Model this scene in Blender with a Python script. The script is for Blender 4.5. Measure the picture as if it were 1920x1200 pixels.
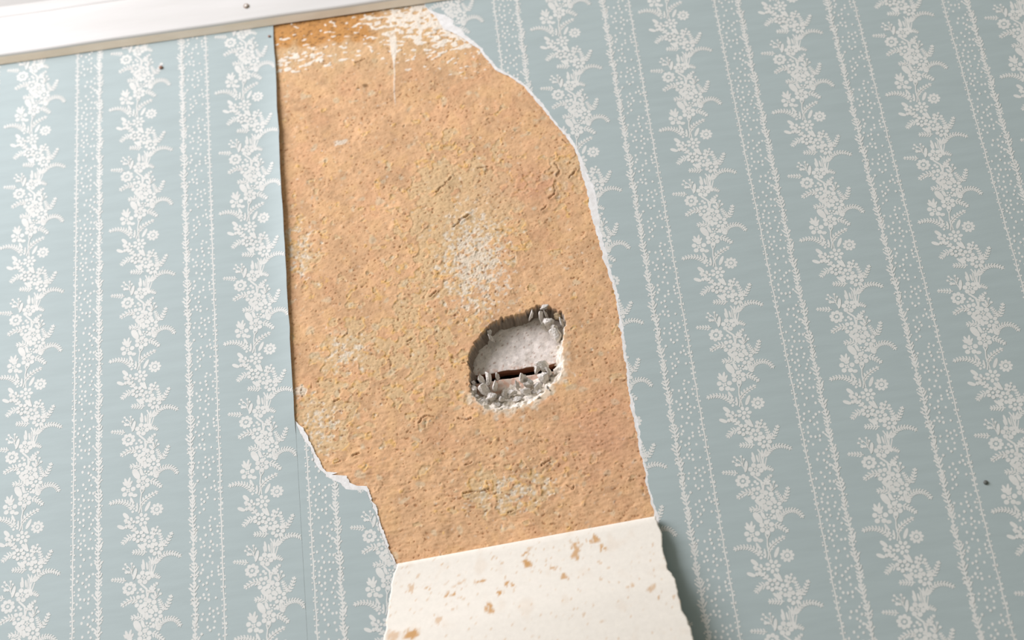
import bpy, math, random
import numpy as np
from mathutils import Matrix, Vector, noise as mnoise

# ------------------------------------------------------------------ scene, camera, light
for o in list(bpy.data.objects):
    bpy.data.objects.remove(o, do_unlink=True)
scene = bpy.context.scene
col = scene.collection
random.seed(4)

cam_data = bpy.data.cameras.new('camera')
cam = bpy.data.objects.new('camera', cam_data)
col.objects.link(cam)
cam.matrix_world = Matrix((
    (0.98724, 0.15079, 0.05121, 0.43242),
    (0.11880, -0.48321, -0.86741, -1.22098),
    (-0.10605, 0.86242, -0.49495, 1.40133),
    (0, 0, 0, 1)))
cam_data.sensor_fit = 'HORIZONTAL'
cam_data.sensor_width = 36.0
cam_data.lens = 66.43
cam_data.clip_start = 0.02
cam_data.dof.use_dof = True
cam_data.dof.focus_distance = 1.385
cam_data.dof.aperture_fstop = 5.0
scene.camera = cam

world = bpy.data.worlds.new('room_daylight')
scene.world = world
world.use_nodes = True
bg = world.node_tree.nodes['Background']
bg.inputs['Color'].default_value = (1.0, 0.99, 0.90, 1)
bg.inputs['Strength'].default_value = 0.31

# daylight from a tall window in the side wall to the left
wl = bpy.data.lights.new('window_daylight', 'AREA')
wl.shape = 'RECTANGLE'
wl.size = 1.2
wl.size_y = 1.6
wl.energy = 57.0
wl.color = (0.99, 0.975, 1.07)
window = bpy.data.objects.new('window_daylight', wl)
col.objects.link(window)
window.location = (-1.00, -1.08, 2.98)
window.rotation_euler = (Vector((0.30, 0, 2.25)) - window.location).to_track_quat('-Z', 'Y').to_euler()

scene.view_settings.view_transform = 'Standard'
scene.view_settings.look = 'None'
scene.view_settings.gamma = 1.0
scene.view_settings.use_curve_mapping = False
scene.view_settings.exposure = 0.0
scene.cycles.max_bounces = 6

# ------------------------------------------------------------------ constants (metres, wall plane y = 0)
Z0 = 2.34
W = 0.0885                      # garland spacing
P = 0.11788                     # pattern repeat
SEAM = 0.1932
LX0, RX1 = SEAM - 10 * W, SEAM + 10 * W
ZB, ZT = 0.9, 2.45
OFF_B, OFF_F = 0.0008, 0.0010   # how far backing and printed face stand off the plaster

# ------------------------------------------------------------------ measured outlines
# (x, z) of the torn edge, right and left of the bare plaster, and of the printed face behind it
TEAR_R = [
    (0.3198, 2.40491), (0.3266, 2.39564), (0.33107, 2.38578), (0.33393, 2.37797), (0.3414, 2.37258), (0.3487, 2.36559),
    (0.35261, 2.3604), (0.3606, 2.35223), (0.36565, 2.34142), (0.3714, 2.32946), (0.37698, 2.32459), (0.38602, 2.31585),
    (0.39362, 2.30637), (0.40058, 2.2918), (0.40663, 2.28118), (0.41086, 2.26996), (0.41783, 2.25725), (0.4235, 2.2449),
    (0.42679, 2.23411), (0.42762, 2.21733), (0.42984, 2.20196), (0.43012, 2.18466), (0.432, 2.16727), (0.43306, 2.15023),
    (0.43441, 2.1357), (0.43741, 2.11868), (0.4392, 2.10208), (0.43873, 2.08377), (0.43864, 2.06563), (0.43856, 2.04772),
    (0.43772, 2.03017), (0.43802, 2.01265), (0.43891, 1.99954), (0.43866, 1.98675), (0.43916, 1.97395), (0.44011, 1.95911),
    (0.44031, 1.94455), (0.44182, 1.93403), (0.44247, 1.92291),
]
TEAR_L = [
    (0.19373, 2.04126), (0.19777, 2.03443), (0.20213, 2.02671), (0.20549, 2.01573), (0.20892, 2.00654), (0.21087, 1.99937),
    (0.21422, 1.99626), (0.21678, 1.99328), (0.2227, 1.99403), (0.22757, 1.99068), (0.22993, 1.98478), (0.23477, 1.98146),
    (0.24131, 1.98041), (0.2438, 1.97706), (0.24519, 1.96927), (0.24875, 1.95953), (0.25023, 1.94811), (0.25267, 1.93951),
    (0.25493, 1.92895), (0.25746, 1.92207), (0.2604, 1.91596),
]
FACE_R = [
    (0.3191, 2.40731), (0.32014, 2.40371), (0.32601, 2.39913), (0.3302, 2.39603), (0.33656, 2.39249), (0.3414, 2.38704),
    (0.3422, 2.3813), (0.34832, 2.37562), (0.35084, 2.36957), (0.35389, 2.36455), (0.35708, 2.36116), (0.36248, 2.35349),
    (0.36752, 2.34268), (0.37327, 2.33071), (0.37885, 2.32584), (0.38788, 2.31709), (0.39548, 2.3076), (0.40243, 2.29301),
    (0.40848, 2.28239), (0.4127, 2.27116), (0.42002, 2.25786), (0.42574, 2.246), (0.42937, 2.23463), (0.43188, 2.21803),
    (0.43654, 2.19923), (0.43629, 2.1845), (0.43539, 2.1681), (0.43646, 2.1544), (0.43752, 2.14084), (0.43806, 2.13268),
    (0.4395, 2.11925), (0.44128, 2.10263), (0.44067, 2.08343), (0.44058, 2.0653), (0.44048, 2.04739), (0.43963, 2.02985),
    (0.43992, 2.01233), (0.44155, 1.9991), (0.44091, 1.98638), (0.44103, 1.97364), (0.44197, 1.95881), (0.44216, 1.94425),
    (0.44366, 1.93373), (0.44478, 1.92336),
]
FACE_L = [
    (0.194, 2.03857), (0.19568, 2.03259), (0.1981, 2.02563), (0.20208, 2.01846), (0.20406, 2.01122), (0.20566, 2.0045),
    (0.20958, 1.99744), (0.21358, 1.9921), (0.21844, 1.98834), (0.22375, 1.98578), (0.22652, 1.98026), (0.23263, 1.97844),
    (0.23919, 1.9778), (0.24215, 1.97564), (0.24361, 1.96869), (0.24717, 1.95895), (0.24865, 1.94754), (0.25109, 1.93894),
    (0.25337, 1.92838), (0.2559, 1.9215), (0.25885, 1.9154),
]
# (x, z, width in mm of the broken slope)
HOLE = [
    (0.32396, 2.06742, 1), (0.32596, 2.07657, 1), (0.33231, 2.08609, 1), (0.33955, 2.09284, 1), (0.34477, 2.09805, 1), (0.35454, 2.10151, 1),
    (0.36774, 2.10189, 1), (0.37669, 2.10625, 1), (0.38055, 2.10709, 1.5), (0.38873, 2.10468, 2), (0.39442, 2.10119, 2), (0.39894, 2.09588, 3),
    (0.40013, 2.09031, 4), (0.39851, 2.08312, 5), (0.39596, 2.07507, 6), (0.3945, 2.06687, 6), (0.39396, 2.05857, 8), (0.39325, 2.05035, 8),
    (0.39146, 2.04546, 10), (0.38488, 2.04037, 14), (0.37674, 2.03351, 18), (0.36785, 2.02783, 20), (0.35563, 2.02498, 21), (0.34283, 2.02508, 20),
    (0.3331, 2.02855, 16), (0.32737, 2.03566, 12), (0.3237, 2.04349, 6), (0.32368, 2.05283, 3), (0.3252, 2.06092, 2),
]
# (x, z, width mm, height mm)
CRUMBS = [
    (0.32615, 2.04842, 5.0, 8.4), (0.33206, 2.0551, 4.1, 6.3), (0.33782, 2.05566, 5.0, 9.5), (0.34424, 2.05585, 2.8, 3.2), (0.3335, 2.04667, 6.9, 9.5), (0.34126, 2.04689, 5.0, 7.9),
    (0.3392, 2.04011, 7.8, 6.9), (0.32597, 2.05357, 2.8, 3.2), (0.37862, 2.0595, 9.2, 7.9), (0.37375, 2.05673, 4.1, 6.3), (0.3779, 2.04936, 6.9, 9.5), (0.36251, 2.04993, 7.3, 6.9),
    (0.36714, 2.04659, 6.9, 7.4), (0.37265, 2.0431, 6.0, 6.9), (0.3825, 2.0537, 3.7, 4.2), (0.35378, 2.0407, 6.9, 4.7), (0.36369, 2.04004, 7.3, 5.8), (0.34513, 2.03607, 6.0, 4.2),
    (0.35769, 2.03497, 6.9, 5.3), (0.33165, 2.03732, 7.3, 4.7), (0.36652, 2.03298, 6.4, 4.7), (0.37391, 2.03832, 4.6, 4.2), (0.34828, 2.0401, 4.1, 3.2), (0.35795, 2.04559, 4.1, 3.7),
    (0.32758, 2.04207, 4.1, 4.2), (0.34199, 2.0945, 3.4, 4.2), (0.34306, 2.08904, 2.8, 3.2), (0.37486, 2.10305, 2.3, 8.4), (0.382, 2.10074, 3.7, 6.9), (0.38608, 2.10003, 2.8, 3.7),
    (0.38722, 2.09401, 9.2, 8.4), (0.38285, 2.09213, 4.6, 6.3), (0.39148, 2.08327, 8.3, 8.4), (0.39023, 2.08821, 5.5, 5.8), (0.39513, 2.09844, 6.0, 5.8), (0.39703, 2.09124, 4.1, 6.3),
    (0.38629, 2.10583, 6.4, 4.2),
]
# flap edges: (x, distance below the fold), stains: (x, distance, rx mm, rz mm)
FLAP_L = [
    (0.2608, 0.00306), (0.25748, 0.00917), (0.25555, 0.01806), (0.25311, 0.03009), (0.25061, 0.04402), (0.24814, 0.05776),
]
FLAP_R = [
    (0.44312, 0.00279), (0.44499, 0.01095), (0.44453, 0.02492), (0.44648, 0.04504), (0.44959, 0.05396), (0.45052, 0.06765),
    (0.45161, 0.07998), (0.45552, 0.09945),
]
STAINS = [
    (0.35077, 0.01968, 5.6, 5.5), (0.35256, 0.00858, 3.2, 2.3), (0.36754, 0.02696, 4.8, 2.8), (0.37592, 0.0354, 4.0, 3.7), (0.33658, 0.03269, 2.4, 7.4), (0.33016, 0.03843, 4.8, 2.8),
    (0.32299, 0.04932, 4.8, 6.4), (0.2803, 0.024, 3.2, 1.8), (0.29466, 0.03238, 4.0, 2.3), (0.30361, 0.03712, 3.2, 2.8), (0.26727, 0.05756, 10.0, 5.5), (0.25449, 0.0558, 8.0, 6.4),
    (0.38505, 0.01965, 4.0, 5.5), (0.38501, 0.01326, 3.2, 8.3), (0.39912, 0.01068, 5.6, 3.7), (0.37273, 0.01281, 2.4, 2.8), (0.43327, 0.05593, 3.2, 3.2), (0.41921, 0.0518, 1.6, 3.7),
    (0.25445, 0.03327, 2.0, 2.3), (0.40379, 0.01848, 2.0, 3.7), (0.31916, 0.02783, 6.4, 2.3), (0.3033, 0.02582, 4.0, 3.7), (0.28609, 0.0504, 3.2, 4.6), (0.26915, 0.02296, 3.2, 2.8),
    (0.43713, 0.0649, 1.6, 2.3), (0.29249, 0.00881, 2.4, 2.3), (0.32791, 0.01194, 4.0, 1.8), (0.35033, 0.01238, 7.2, 1.8),
]
PATCH = [
    (0.3295, 2.1989, 48.0, 64.4), (0.3376, 2.1537, 18.0, 32.2), (0.4157, 2.2228, 16.0, 27.6), (0.2346, 2.0923, 24.0, 23.0), (0.211, 2.0336, 24.0, 32.2), (0.3455, 1.9603, 44.0, 20.7),
    (0.2425, 2.2827, 10.0, 4.1), (0.203, 2.1877, 20.0, 36.8), (0.2869, 2.0879, 52.0, 69.0), (0.1967, 2.0648, 10.0, 5.5), (0.355, 2.2041, 24.0, 18.4), (0.3244, 2.2349, 16.0, 13.8),
]
# raised lips of loose distemper
CRACKS = [
    [(0.3135, 2.2218), (0.3176, 2.226), (0.3216, 2.2278), (0.3268, 2.2339)], [(0.3242, 2.1876), (0.3296, 2.1915), (0.3358, 2.1958)], [(0.3297, 2.193), (0.3376, 2.1965)],
    [(0.3996, 2.1998), (0.4032, 2.2021), (0.4062, 2.2065), (0.4042, 2.2109)], [(0.3113, 1.9637), (0.3172, 1.9644), (0.3228, 1.9631), (0.3287, 1.9642)], [(0.3688, 1.9762), (0.3722, 1.9786), (0.3758, 1.9797)],
    [(0.3142, 1.9855), (0.3173, 1.9859), (0.3198, 1.9872)], [(0.4173, 2.2154), (0.4218, 2.2186), (0.4237, 2.2233)], [(0.2221, 2.0525), (0.227, 2.0539)],
    [(0.284, 2.0241), (0.2863, 2.0281), (0.29, 2.0296), (0.2945, 2.0276)], [(0.3123, 2.0237), (0.3199, 2.0212), (0.3232, 2.0224)], [(0.4083, 2.2312), (0.4125, 2.2244), (0.4093, 2.2189)],
    [(0.3009, 2.129), (0.3053, 2.1329)], [(0.3479, 2.238), (0.3551, 2.2377)], [(0.4175, 2.2519), (0.4204, 2.2482)],
    [(0.3943, 2.19), (0.398, 2.1932)], [(0.3843, 1.9582), (0.3884, 1.9542), (0.3902, 1.9568)], [(0.2331, 2.0061), (0.2379, 2.0074)],
    [(0.2211, 2.0025), (0.225, 2.0035)], [(0.34, 1.9438), (0.3446, 1.9447)], [(0.2801, 2.0936), (0.2859, 2.0954)],
    [(0.3566, 2.1788), (0.3598, 2.1777)], [(0.2596, 2.3589), (0.2669, 2.3618)], [(0.2299, 2.3659), (0.235, 2.3627)],
]
# one repeat of the printed garland in mm from its daisy: Y daisy, F flower, R rose, L leaf, N fern, S stem, D dot
MOTIF = [
    ('Y', 0.0, 0.0, 4.95, 9), ('L', -8.54, -0.22, -4.65, 7.3, 2.69), ('L', -24.76, 0.73, -20.57, -4.5, 3.05), ('Y', -10.85, -6.24, 5.38, 7),
    ('L', -29.18, -8.41, -23.7, -11.71, 2.87), ('N', [(-15.71, -15.84), (-17.96, -11.18), (-23.08, -5.61)], 3, 2.69), ('N', [(-15.92, -15.03), (-19.72, -9.71), (-23.52, -10.58)], 3, 2.51), ('L', -11.4, -11.77, -6.16, -18.31, 3.05),
    ('L', -8.67, -11.29, -6.82, -16.26, 1.43), ('F', -13.61, -19.3, 4.95, 7), ('N', [(-17.54, -18.99), (-21.53, -19.05), (-25.47, -22.97)], 4, 3.4), ('F', -5.82, -24.33, 5.02, 7),
    ('D', -3.0, -15.2, 1.51), ('D', -0.86, -16.36, 1.15), ('D', 0.26, -13.97, 1.0), ('D', 1.97, -17.25, 1.22),
    ('D', -4.1, -17.9, 1.36), ('D', -2.13, -19.02, 1.07), ('D', 0.34, -19.08, 1.0), ('S', [(-3.81, -22.19), (-2.58, -14.7)], 0.65),
    ('S', [(-3.24, -20.75), (1.94, -17.43)], 0.57), ('S', [(-3.53, -21.47), (0.19, -14.42)], 0.5), ('F', -0.62, -30.88, 5.23, 7), ('N', [(3.81, -30.06), (7.44, -26.11), (10.79, -19.97)], 4, 2.69),
    ('N', [(3.87, -29.69), (3.07, -24.56), (1.95, -19.36)], 4, 2.51), ('N', [(-7.77, -32.22), (-13.22, -31.26), (-17.79, -30.91)], 4, 3.4), ('L', -14.25, -25.34, -9.48, -30.58, 2.33), ('L', -11.62, -25.42, -8.43, -30.2, 1.79),
    ('N', [(-1.18, -40.23), (3.07, -36.42), (7.55, -35.23), (12.33, -36.15), (16.88, -39.31)], 8, 2.87), ('S', [(-4.73, -51.72), (-3.83, -44.32), (-2.14, -40.07), (-0.5, -38.08)], 0.93), ('S', [(-4.76, -47.94), (-4.7, -39.62), (-6.26, -36.11)], 1.07), ('S', [(-5.84, -48.51), (-6.19, -44.66), (-5.98, -39.39)], 0.79),
    ('S', [(-3.29, -48.95), (-1.35, -43.24)], 0.86), ('L', -2.19, -42.33, 2.0, -38.89, 2.51), ('L', -3.85, -42.42, -3.51, -36.4, 1.43), ('L', -3.03, -41.43, -0.63, -36.91, 1.43),
    ('L', -10.6, -37.44, -9.68, -45.94, 1.97), ('L', -7.89, -40.01, -7.29, -46.36, 1.51), ('L', -11.52, -41.08, -10.7, -46.14, 1.43), ('R', -10.23, -51.32, 5.38, 6),
    ('L', -4.96, -47.15, -3.32, -53.09, 3.05), ('N', [(-3.27, -50.84), (-1.05, -51.23), (1.35, -53.53)], 3, 2.33), ('D', -23.42, -39.37, 0.97), ('D', -24.85, -42.54, 0.97),
    ('D', -18.83, -39.49, 0.97), ('D', -22.01, -41.89, 0.93), ('D', -22.76, -45.55, 1.36), ('D', -17.19, -41.98, 0.93),
    ('D', -20.84, -45.88, 1.07), ('S', [(-18.12, -49.38), (-19.79, -43.42), (-23.16, -39.8)], 0.65), ('S', [(-18.92, -46.22), (-18.72, -39.82)], 0.5), ('S', [(-19.36, -46.9), (-24.62, -42.76)], 0.5),
    ('S', [(-18.48, -45.54), (-17.19, -41.98)], 0.5), ('L', -15.54, -43.6, -17.76, -52.27, 2.58), ('N', [(-23.12, -51.97), (-28.16, -50.65), (-33.44, -49.73)], 4, 2.58), ('F', -20.54, -58.36, 5.23, 8),
    ('D', -12.33, -60.15, 1.22), ('D', -10.93, -61.97, 1.22), ('D', -14.65, -62.37, 1.0), ('S', [(-12.31, -56.03), (-8.14, -60.51), (-7.76, -68.04)], 1.43),
    ('S', [(-7.76, -68.04), (-6.66, -63.38), (-4.55, -58.51)], 0.93), ('N', [(-6.78, -64.11), (-4.03, -59.35), (-0.21, -57.01)], 4, 2.22), ('L', -5.11, -59.91, -2.54, -64.09, 2.15), ('D', 0.52, -62.38, 1.07),
    ('D', 1.83, -65.6, 1.07), ('D', -3.63, -62.79, 1.29), ('D', -2.37, -61.13, 0.93), ('S', [(-1.69, -68.71), (0.36, -62.73)], 0.57),
    ('S', [(-1.31, -68.41), (1.74, -65.77)], 0.5), ('L', -5.0, -65.16, -1.81, -69.44, 2.15), ('L', -2.04, -63.06, -1.82, -67.57, 1.58), ('N', [(-15.22, -67.86), (-19.95, -66.86), (-26.19, -70.25)], 4, 3.4),
    ('F', -12.5, -69.15, 5.38, 7), ('R', -6.07, -73.53, 5.66, 6), ('F', -1.82, -81.1, 5.23, 7), ('N', [(3.48, -78.5), (7.11, -74.32), (9.49, -68.04)], 4, 2.79),
    ('N', [(3.54, -78.14), (2.32, -73.86), (0.75, -69.69)], 4, 2.44), ('N', [(-10.26, -83.15), (-14.29, -80.07), (-19.1, -80.72)], 4, 3.58), ('L', -14.55, -73.74, -10.3, -79.46, 2.87), ('L', -11.22, -75.24, -10.08, -82.08, 2.15),
    ('L', -17.05, -83.09, -12.68, -91.91, 4.84), ('L', -11.89, -83.24, -10.32, -89.39, 2.51), ('N', [(-1.53, -90.89), (2.14, -86.38), (6.29, -84.77), (11.03, -85.4), (14.16, -87.88), (15.57, -91.79)], 9, 3.05), ('F', -7.37, -88.13, 3.05, 5),
    ('L', 0.55, -87.21, 0.42, -92.68, 3.23), ('L', -4.07, -86.79, -3.1, -90.62, 2.51), ('L', -8.74, -77.88, -8.11, -83.89, 3.23), ('L', -1.88, -85.32, -1.16, -90.58, 1.79),
    ('R', -21.04, -99.61, 5.55, 5), ('L', -21.72, -95.86, -23.57, -89.33, 2.22), ('L', -21.72, -95.86, -25.16, -92.17, 1.79), ('L', -21.29, -95.2, -19.46, -88.93, 1.97),
    ('L', -20.4, -95.71, -17.72, -92.15, 1.79), ('L', -23.23, -95.23, -24.26, -93.6, 1.43), ('R', -10.01, -95.29, 5.45, 6), ('N', [(-5.26, -93.91), (-1.34, -95.49), (3.44, -100.49)], 4, 3.05),
    ('L', -2.04, -90.07, 1.05, -92.79, 2.15), ('S', [(-13.25, -118.62), (-11.97, -113.81), (-11.97, -108.03), (-11.27, -103.81), (-11.96, -100.24)], 0.93), ('S', [(-11.27, -103.81), (-9.14, -100.72)], 0.79), ('N', [(-12.51, -112.27), (-8.63, -108.24), (-4.04, -105.75), (0.59, -104.0)], 5, 2.87),
    ('S', [(-11.27, -118.24), (-11.5, -113.88), (-8.62, -110.04)], 0.79), ('L', -17.91, -104.13, -14.1, -104.42, 2.87), ('L', -19.39, -105.33, -17.02, -110.43, 1.58), ('F', -16.78, -114.8, 3.4, 5),
    ('N', [(-17.6, -113.94), (-21.39, -109.7), (-25.85, -107.5), (-30.58, -106.89), (-34.93, -107.96)], 7, 3.05), ('L', -19.62, -106.74, -16.45, -110.89, 1.79), ('L', -14.46, -110.5, -14.26, -117.02, 1.43), ('L', -19.12, -121.22, -18.39, -124.56, 2.15),
    ('D', -22.96, -123.26, 1.51), ('D', -20.68, -124.89, 1.29), ('D', -17.05, -125.14, 1.22),
]

# ------------------------------------------------------------------ helpers
def link(name, me, parent=None):
    o = bpy.data.objects.new(name, me)
    col.objects.link(o)
    if parent is not None:
        o.parent = parent
    return o


def mesh_np(name, verts, faces, mats, mat_idx=None, smooth=False):
    """verts (N,3), faces (M,k) all of one size k"""
    verts = np.asarray(verts, dtype=np.float32)
    faces = np.asarray(faces, dtype=np.int32)
    k = faces.shape[1]
    me = bpy.data.meshes.new(name)
    me.vertices.add(len(verts))
    me.vertices.foreach_set('co', verts.ravel())
    me.loops.add(faces.size)
    me.loops.foreach_set('vertex_index', faces.ravel())
    me.polygons.add(len(faces))
    me.polygons.foreach_set('loop_start', np.arange(0, faces.size, k, dtype=np.int32))
    me.polygons.foreach_set('loop_total', np.full(len(faces), k, dtype=np.int32))
    for m in mats:
        me.materials.append(m)
    if mat_idx is not None:
        me.polygons.foreach_set('material_index', np.asarray(mat_idx, dtype=np.int32))
    me.polygons.foreach_set('use_smooth', np.full(len(faces), smooth, dtype=bool))
    me.update(calc_edges=True)
    me.validate()
    return me


def set_colour(me, rgb):
    a = me.attributes.new('tint', 'FLOAT_COLOR', 'POINT')
    c = np.ones((len(rgb), 4), dtype=np.float32)
    c[:, :3] = rgb
    a.data.foreach_set('color', c.ravel())


def grid_faces(nr, nc, base=0, flip=False):
    i = np.arange(nr - 1)[:, None] * nc + np.arange(nc - 1)[None, :] + base
    q = np.stack([i, i + 1, i + nc + 1, i + nc], -1).reshape(-1, 4)
    return q[:, ::-1] if flip else q


def lin(r, g, b):
    f = lambda v: (v / 255 / 12.92) if v / 255 <= 0.04045 else ((v / 255 + 0.055) / 1.055) ** 2.4
    return np.array([f(r), f(g), f(b)])


def fnoise(nz, nx, step, wmin, wmax, seed, sx=1.0):
    """band-limited noise, unit variance; wavelengths in mm, sx < 1 draws it out sideways"""
    rng = np.random.default_rng(seed)
    a = np.fft.rfft2(rng.standard_normal((nz, nx)))
    fz = np.fft.fftfreq(nz, step)[:, None]
    fx = np.fft.rfftfreq(nx, step)[None, :] / sx
    fr = np.sqrt(fz * fz + fx * fx) + 1e-9
    m = np.exp(-(fr * wmin) ** 2 * 1.7) * (1 - np.exp(-(fr * wmax) ** 2 * 2.0))
    b = np.fft.irfft2(a * m, s=(nz, nx))
    return (b - b.mean()) / (b.std() + 1e-9)


def jit(z, seed, wl):
    """smooth 1-D noise in [-1, 1]"""
    rng = np.random.default_rng(seed)
    t = rng.uniform(-1, 1, 4096)
    u = (np.asarray(z) + 10.0) / wl
    i = np.floor(u).astype(int)
    f = u - i
    f = f * f * (3 - 2 * f)
    return t[i % 4096] * (1 - f) + t[(i + 1) % 4096] * f


def curve(pts):
    """x as a function of z for an outline that runs downwards"""
    p = sorted(((z, x) for x, z in pts))
    zz = np.array([a for a, _ in p])
    zz = np.maximum.accumulate(zz + np.arange(len(zz)) * 1e-6)
    xx = np.array([b for _, b in p])
    return lambda z: np.interp(z, zz, xx)


_tr, _tl, _fr, _fl = curve(TEAR_R), curve(TEAR_L), curve(FACE_R), curve(FACE_L)
wob = lambda z, s: 0.0007 * jit(z, s, 0.0055) + 0.0004 * jit(z, s + 1, 0.0019) + 0.00022 * jit(z, s + 2, 0.0008)
tear_r = lambda z: _tr(z) + wob(z, 11)
face_r = lambda z: np.maximum(_fr(z) + wob(z, 21), tear_r(z) + 0.0006)
tear_l = lambda z: _tl(z) + wob(z, 31)
face_l = lambda z: np.minimum(_fl(z) + wob(z, 41), tear_l(z) - 0.0005)
FOLD_A, FOLD_B = (0.26045, 1.91475), (0.44286, 1.92197)
fold_z = lambda x: FOLD_A[1] + (x - FOLD_A[0]) / (FOLD_B[0] - FOLD_A[0]) * (FOLD_B[1] - FOLD_A[1])
ZL_TOP = 2.0410                 # where the left tear meets the seam


def lift(x, z):
    """the free edge of the intact strip stands a little off the wall"""
    e = np.clip((SEAM - x) / 0.022, 0, 1)
    e = (1 - e) ** 2
    h = 0.0006 + 0.0026 * np.clip((2.405 - z) / 0.10, 0, 1) * np.clip((z - 2.03) / 0.16, 0, 1)
    h = h * np.clip((z - 2.025) / 0.02, 0, 1) * np.clip((2.408 - z) / 0.02, 0, 1)
    return e * (h + 0.0005 * np.clip(jit(z, 77, 0.03), 0, 1) * (h > 0.0004))


# ------------------------------------------------------------------ materials
def new_mat(name, rough=0.7, spec=0.3):
    m = bpy.data.materials.new(name)
    m.use_nodes = True
    nt = m.node_tree
    b = nt.nodes['Principled BSDF']
    b.inputs['Roughness'].default_value = rough
    b.inputs['Specular IOR Level'].default_value = spec
    return m, nt, b


def noise_node(nt, scale, detail=4, mapping=None, coord='Object', rough=0.6):
    tc = nt.nodes.new('ShaderNodeTexCoord')
    mp = nt.nodes.new('ShaderNodeMapping')
    if mapping:
        mp.inputs['Scale'].default_value = mapping
    n = nt.nodes.new('ShaderNodeTexNoise')
    n.inputs['Scale'].default_value = scale
    n.inputs['Detail'].default_value = detail
    n.inputs['Roughness'].default_value = rough
    nt.links.new(tc.outputs[coord], mp.inputs['Vector'])
    nt.links.new(mp.outputs['Vector'], n.inputs['Vector'])
    return n


def ramp_node(nt, fac, stops):
    r = nt.nodes.new('ShaderNodeValToRGB')
    e = r.color_ramp.elements
    while len(e) < len(stops):
        e.new(0.5)
    for i, (p, c) in enumerate(stops):
        e[i].position = p
        e[i].color = (*c, 1)
    nt.links.new(fac, r.inputs['Fac'])
    return r


def bump_node(nt, b, height, strength, dist):
    u = nt.nodes.new('ShaderNodeBump')
    u.inputs['Strength'].default_value = strength
    u.inputs['Distance'].default_value = dist
    nt.links.new(height, u.inputs['Height'])
    nt.links.new(u.outputs['Normal'], b.inputs['Normal'])
    return u


def scaled(c, k):
    return tuple(float(v) * k for v in c)


def two_tone(name, c0, c1, scale, rough=0.7, spec=0.3, bump=0.0, mapping=None, bscale=None, dist=0.001, lo=0.35, hi=0.65):
    m, nt, b = new_mat(name, rough, spec)
    n = noise_node(nt, scale, 4, mapping)
    r = ramp_node(nt, n.outputs['Fac'], [(lo, c0), (hi, c1)])
    nt.links.new(r.outputs['Color'], b.inputs['Base Color'])
    if bump:
        n2 = noise_node(nt, bscale or scale, 3, mapping)
        bump_node(nt, b, n2.outputs['Fac'], bump, dist)
    return m


def tint_mat(name, rough, fine_scale, fine_amt, bump, dist, bscale, spec=0.2):
    """colour comes from the 'tint' attribute, fine grain from noise"""
    m, nt, b = new_mat(name, rough, spec)
    at = nt.nodes.new('ShaderNodeAttribute')
    at.attribute_name = 'tint'
    n = noise_node(nt, fine_scale, 3)
    r = ramp_node(nt, n.outputs['Fac'], [(0.3, (1 - fine_amt,) * 3), (0.7, (1 + fine_amt,) * 3)])
    mx = nt.nodes.new('ShaderNodeMix')
    mx.data_type = 'RGBA'
    mx.blend_type = 'MULTIPLY'
    mx.clamp_result = False
    mx.inputs[0].default_value = 1.0
    nt.links.new(at.outputs['Color'], mx.inputs[6])
    nt.links.new(r.outputs['Color'], mx.inputs[7])
    nt.links.new(mx.outputs[2], b.inputs['Base Color'])
    n2 = noise_node(nt, bscale, 3)
    bump_node(nt, b, n2.outputs['Fac'], bump, dist)
    return m


BLUE = np.array([0.397, 0.463, 0.442])
WHITE = lin(217, 216, 207)
M_PLASTER = tint_mat('old_distempered_plaster', 0.9, 900, 0.05, 0.3, 0.0003, 900, 0.1)
M_BLUE = two_tone('blue_wallpaper', scaled(BLUE, 0.97), scaled(BLUE, 1.03), 60, 0.62, 0.25, 0.12, (0.35, 1, 2.2), 900, 0.0003)
M_PRINT = two_tone('white_wallpaper_print', scaled(WHITE, 0.96), scaled(WHITE, 1.03), 90, 0.6, 0.25, 0.1, (0.35, 1, 2.2), 900, 0.0003)
M_PAPER = two_tone('torn_paper_core', lin(222, 219, 212), lin(238, 236, 230), 260, 0.9, 0.1, 0.3, None, 700, 0.0005)
M_FLAP = tint_mat('paper_back_with_plaster_stains', 0.85, 300, 0.03, 0.15, 0.0004, 500, 0.1)
M_CRUMB = two_tone('broken_lime_plaster', lin(226, 216, 203), lin(250, 245, 236), 3.5, 0.95, 0.1, 1.0, None, 9, 0.0016)
M_CRUMB_TAN = two_tone('tan_lime_plaster', lin(206, 180, 142), lin(224, 200, 164), 3.5, 0.95, 0.1, 1.0, None, 9, 0.0016)
M_LATHCOAT = tint_mat('lime_smeared_lath', 0.95, 1200, 0.10, 0.6, 0.0004, 1500, 0.1)
M_WOOD = two_tone('raw_lath_wood', lin(112, 72, 52), lin(160, 112, 84), 30, 0.85, 0.2, 0.5, (0.5, 6, 12), 60, 0.0006)
M_PALEWOOD = two_tone('pale_lath_wood', lin(190, 140, 112), lin(222, 178, 150), 30, 0.85, 0.2, 0.5, (0.5, 6, 12), 60, 0.0006)
M_TRIM = two_tone('white_gloss_trim_paint', lin(207, 204, 196), lin(216, 213, 206), 14, 0.45, 0.4, 0.12, (0.3, 1, 3), 60, 0.001)
M_TRIMEDGE = two_tone('bare_trim_edge', lin(234, 218, 192), lin(246, 234, 214), 40, 0.7, 0.2, 0.2, (0.4, 1, 1), 90, 0.001)
M_RUST = two_tone('rusty_iron', lin(132, 98, 82), lin(176, 146, 130), 800, 0.9, 0.1, 0.6, None, 900, 0.0006)
M_PAINTEDNAIL = two_tone('painted_nail', lin(208, 198, 182), lin(236, 230, 220), 500, 0.6, 0.3, 0.4, None, 700, 0.0006)
M_NAILHOLE = two_tone('dark_nail_hole', lin(120, 96, 78), lin(160, 138, 118), 500, 0.9, 0.2)
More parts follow.
